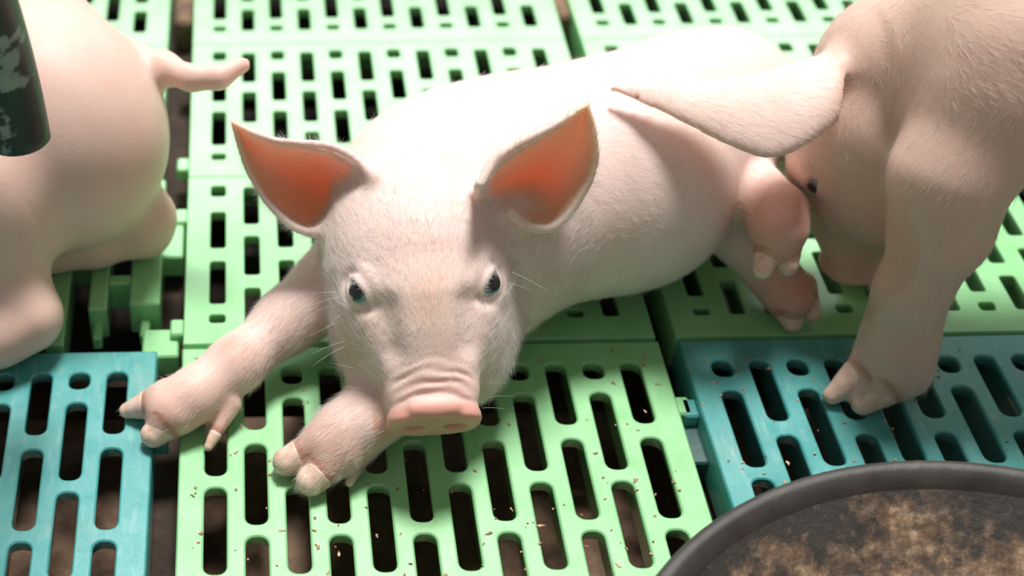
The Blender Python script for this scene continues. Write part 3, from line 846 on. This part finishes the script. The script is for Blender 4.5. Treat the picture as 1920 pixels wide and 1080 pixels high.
# ------------------------------------------------------------------ the piglet at left, seen from behind
def resting_piglet():
    F = Field((-.420, .540, -.006), (.010, .960, .230), .0023 * HR); pg = Pig(F)
    ax = nrm([-.60, .78, .10]); rump = np.array([-.122, .706, .090])
    B = np.stack([nrm([.78, .60, 0]), ax, np.cross(nrm([.78, .60, 0]), ax)])
    F.ell(rump, (.070, .080, .076), B, 0)
    F.ell(rump + ax * .08, (.074, .10, .080), B, .02)
    F.ell(rump + ax * .17, (.072, .09, .078), B, .02)
    F.cone(rump + ax * .22, rump + ax * .30 + np.array([0, 0, .01]), .060, .050, .03)
    F.ell(rump + ax * .33, (.050, .06, .045), B, .03)
    F.cone(rump + ax * .36, rump + ax * .41 - np.array([0, 0, .02]), .034, .024, .02)
    # tail
    pg.leg([at(255, 118, .118), at(305, 128, .124), at(360, 147, .126), at(410, 146, .128), at(455, 122, .132)], [.012, .0095, .0068, .0060, .0050], .008)
    # far hind leg folded: thigh, hock to the right, foot pointing left
    F.ell((-.100, .712, .055), (.040, .040, .046), None, .014)
    pg.leg([(-.098, .700, .045), at(272, 408, .030), at(268, 430, .021), at(180, 452, .018), at(95, 472, .016)], [.030, .018, .0165, .0155, .0145], .010)
    pg.toe(at(110, 470, .016), at(62, 490, .006), .011, .004, .004, .5); pg.toe(at(105, 460, .016), at(60, 472, .006), .011, .004, .004, .5)
    # near hind leg
    F.ell(at(-30, 400, .075), (.045, .042, .060), None, .016)
    pg.leg([at(-25, 430, .065), at(0, 520, .042), at(48, 592, .025), at(-10, 625, .022), at(-70, 640, .018)], [.034, .026, .0205, .0195, .016], .010)
    # fore legs folded under the chest
    for sd in (-1, 1):
        c = rump + ax * .22 + B[0] * sd * .05; pg.leg([c - np.array([0, 0, .03]), c + ax * .03 + np.array([0, 0, -.075]), c + ax * .10 + np.array([0, 0, -.088])], [.03, .018, .013], .02)
    F.floor()
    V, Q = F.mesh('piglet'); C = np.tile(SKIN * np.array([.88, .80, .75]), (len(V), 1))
    me = npmesh('piglet_body', V, Q); paint(me, C)
    body = add('piglet', me, M['skin']); tag(body, 'piglet at the left edge seen from behind with its tail sticking out', 'piglet')
    pg.hooves(body, .0014)

lying_piglet(); standing_piglet(); resting_piglet()

# ------------------------------------------------------------------ feeding pan
def lathe(name, prof, n=96):
    v = []; f = []; m = len(prof)
    for i in range(n):
        t = 2 * math.pi * i / n
        for r, z in prof: v.append((r * math.cos(t), r * math.sin(t), z))
    for i in range(n):
        for j in range(m - 1):
            a, b = i * m + j, ((i + 1) % n) * m + j; f.append((a, b, b + 1, a + 1))
    return mesh(name, v, f)
PAN = (.336, .264, .0); PR = .191
pan = tag(empty('feeding_pan', PAN), 'round black rubber feeding pan with caked feed at the lower right', 'feeding pan')
h0 = .060
rim = [(PR - .010, h0 - .009), (PR - .0075, h0 - .004), (PR - .004, h0 - .0012), (PR - .001, h0), (PR + .002, h0 - .001), (PR + .0035, h0 - .004), (PR + .002, h0 - .008), (PR - .002, h0 - .010)]
add('rim', lathe('rim', rim), M['pan_out'], pan)
add('wall', lathe('wall', [(PR - .0025, h0 - .009), (PR - .020, .010), (PR - .028, .0005), (.001, .0005)]), M['pan_out'], pan)
add('basin', lathe('basin', [(PR - .0095, h0 - .0085), (PR - .020, h0 - .020), (PR - .034, .026), (PR - .044, .014), (PR - .062, .008), (.08, .007), (.04, .0075), (.0005, .008)]), M['pan_in'], pan)

# ------------------------------------------------------------------ hanging pipe at upper left
def tube(name, pts, rs, n=28):
    pts = [np.asarray(p, float) for p in pts]; v = []; f = []; m = len(pts)
    for i, p in enumerate(pts):
        d = nrm(pts[min(i + 1, m - 1)] - pts[max(i - 1, 0)]); a = nrm(np.cross(d, [0, 1, .3])); b = np.cross(d, a)
        for j in range(n):
            t = 2 * math.pi * j / n; v.append(p + rs[i] * (a * math.cos(t) + b * math.sin(t)))
    for i in range(m - 1):
        for j in range(n): f.append((i * n + j, i * n + (j + 1) % n, (i + 1) * n + (j + 1) % n, (i + 1) * n + j))
    return mesh(name, v, f)
p0, p1, p2, p3 = at(36, 262, .170), at(8, 110, .215), at(-42, -40, .27), at(-120, -220, .33)
ptsP = []; 
for t in np.linspace(0, 1, 24): ptsP.append((1 - t) ** 3 * p0 + 3 * (1 - t) ** 2 * t * p1 + 3 * (1 - t) * t * t * p2 + t ** 3 * p3)
dl = nrm(ptsP[-1] - ptsP[-2])
for q in range(1, 16): ptsP.append(ptsP[-1] + nrm(dl + np.array([0, 0, .06]) * q) * .04)
d0 = nrm(ptsP[0] - ptsP[1])
pipe = add('hanging_pipe', tube('hanging_pipe', [ptsP[0] + d0 * .0015] + ptsP, [.0150] + [.0165] * len(ptsP)), M['pipe'])
tag(pipe, 'scuffed black pipe hanging down in front of the left piglet', 'pipe')
cap = add('end_cap', tube('end_cap', [ptsP[0] + d0 * .0028, ptsP[0] + d0 * .0027, ptsP[0] + d0 * .0012], [.0001, .0125, .0152]), M['bore'], pipe)

# ------------------------------------------------------------------ crumbs of feed
def crumbs(name, pos, size, parent=None):
    n = len(pos); base = np.array([(1, 0, 0), (-1, 0, 0), (0, 1, 0), (0, -1, 0), (0, 0, 1), (0, 0, -1)], float)
    T = np.array([(0, 2, 4), (2, 1, 4), (1, 3, 4), (3, 0, 4), (2, 0, 5), (1, 2, 5), (3, 1, 5), (0, 3, 5)])
    sc = size[:, None, None] * rng.uniform(.5, 1.3, (n, 6, 1)); an = rng.uniform(0, 6.28, n)
    b = np.repeat(base[None], n, 0) * sc; b += rng.normal(0, .35, b.shape) * size[:, None, None]; b[:, :, 2] *= .5; b[:, :, 0] *= rng.uniform(1, 2.2, (n, 1))
    x = b[:, :, 0] * np.cos(an)[:, None] - b[:, :, 1] * np.sin(an)[:, None]; y = b[:, :, 0] * np.sin(an)[:, None] + b[:, :, 1] * np.cos(an)[:, None]
    V = np.stack([x, y, b[:, :, 2]], -1) + pos[:, None]
    Q = (T[None] + (np.arange(n) * 6)[:, None, None]).reshape(-1, 3)
    return tag(add(name, npmesh(name, V.reshape(-1, 3), Q, False), M['crumb'], parent), kind='stuff')
cr = []
xs = [-.0422 + .0210 + .02245 * i + .01122 for i in range(-1, 12)]
while len(cr) < 260:
    if random.random() < .55: x = random.choice(xs) + random.gauss(0, .0042)
    else: x = .2605 + .021 + .02245 * random.randrange(-1, 9) + .01122 + random.gauss(0, .0042)
    y = random.uniform(.42, .597); cr.append((x, y, .0004))
c_ = crumbs('feed_crumbs', np.array(cr), rng.uniform(.0004, .0011, len(cr)))
tag(c_, 'tiny brown crumbs of feed scattered on the slats', 'feed crumbs')
t = np.r_[rng.uniform(0, 2 * math.pi, 500), rng.normal(2.1, .35, 400)]; r = np.sqrt(rng.random(900)) * (PR - .03)
zz = np.interp(r, [0, .04, .08, PR - .062, PR - .044, PR - .030], [.008, .0075, .007, .008, .014, .026])
crumbs('caked_feed', np.stack([r * np.cos(t), r * np.sin(t), zz], -1), rng.uniform(.0006, .0013, 900) * (1 + 1.2 * (rng.random(900) > .9)), pan)
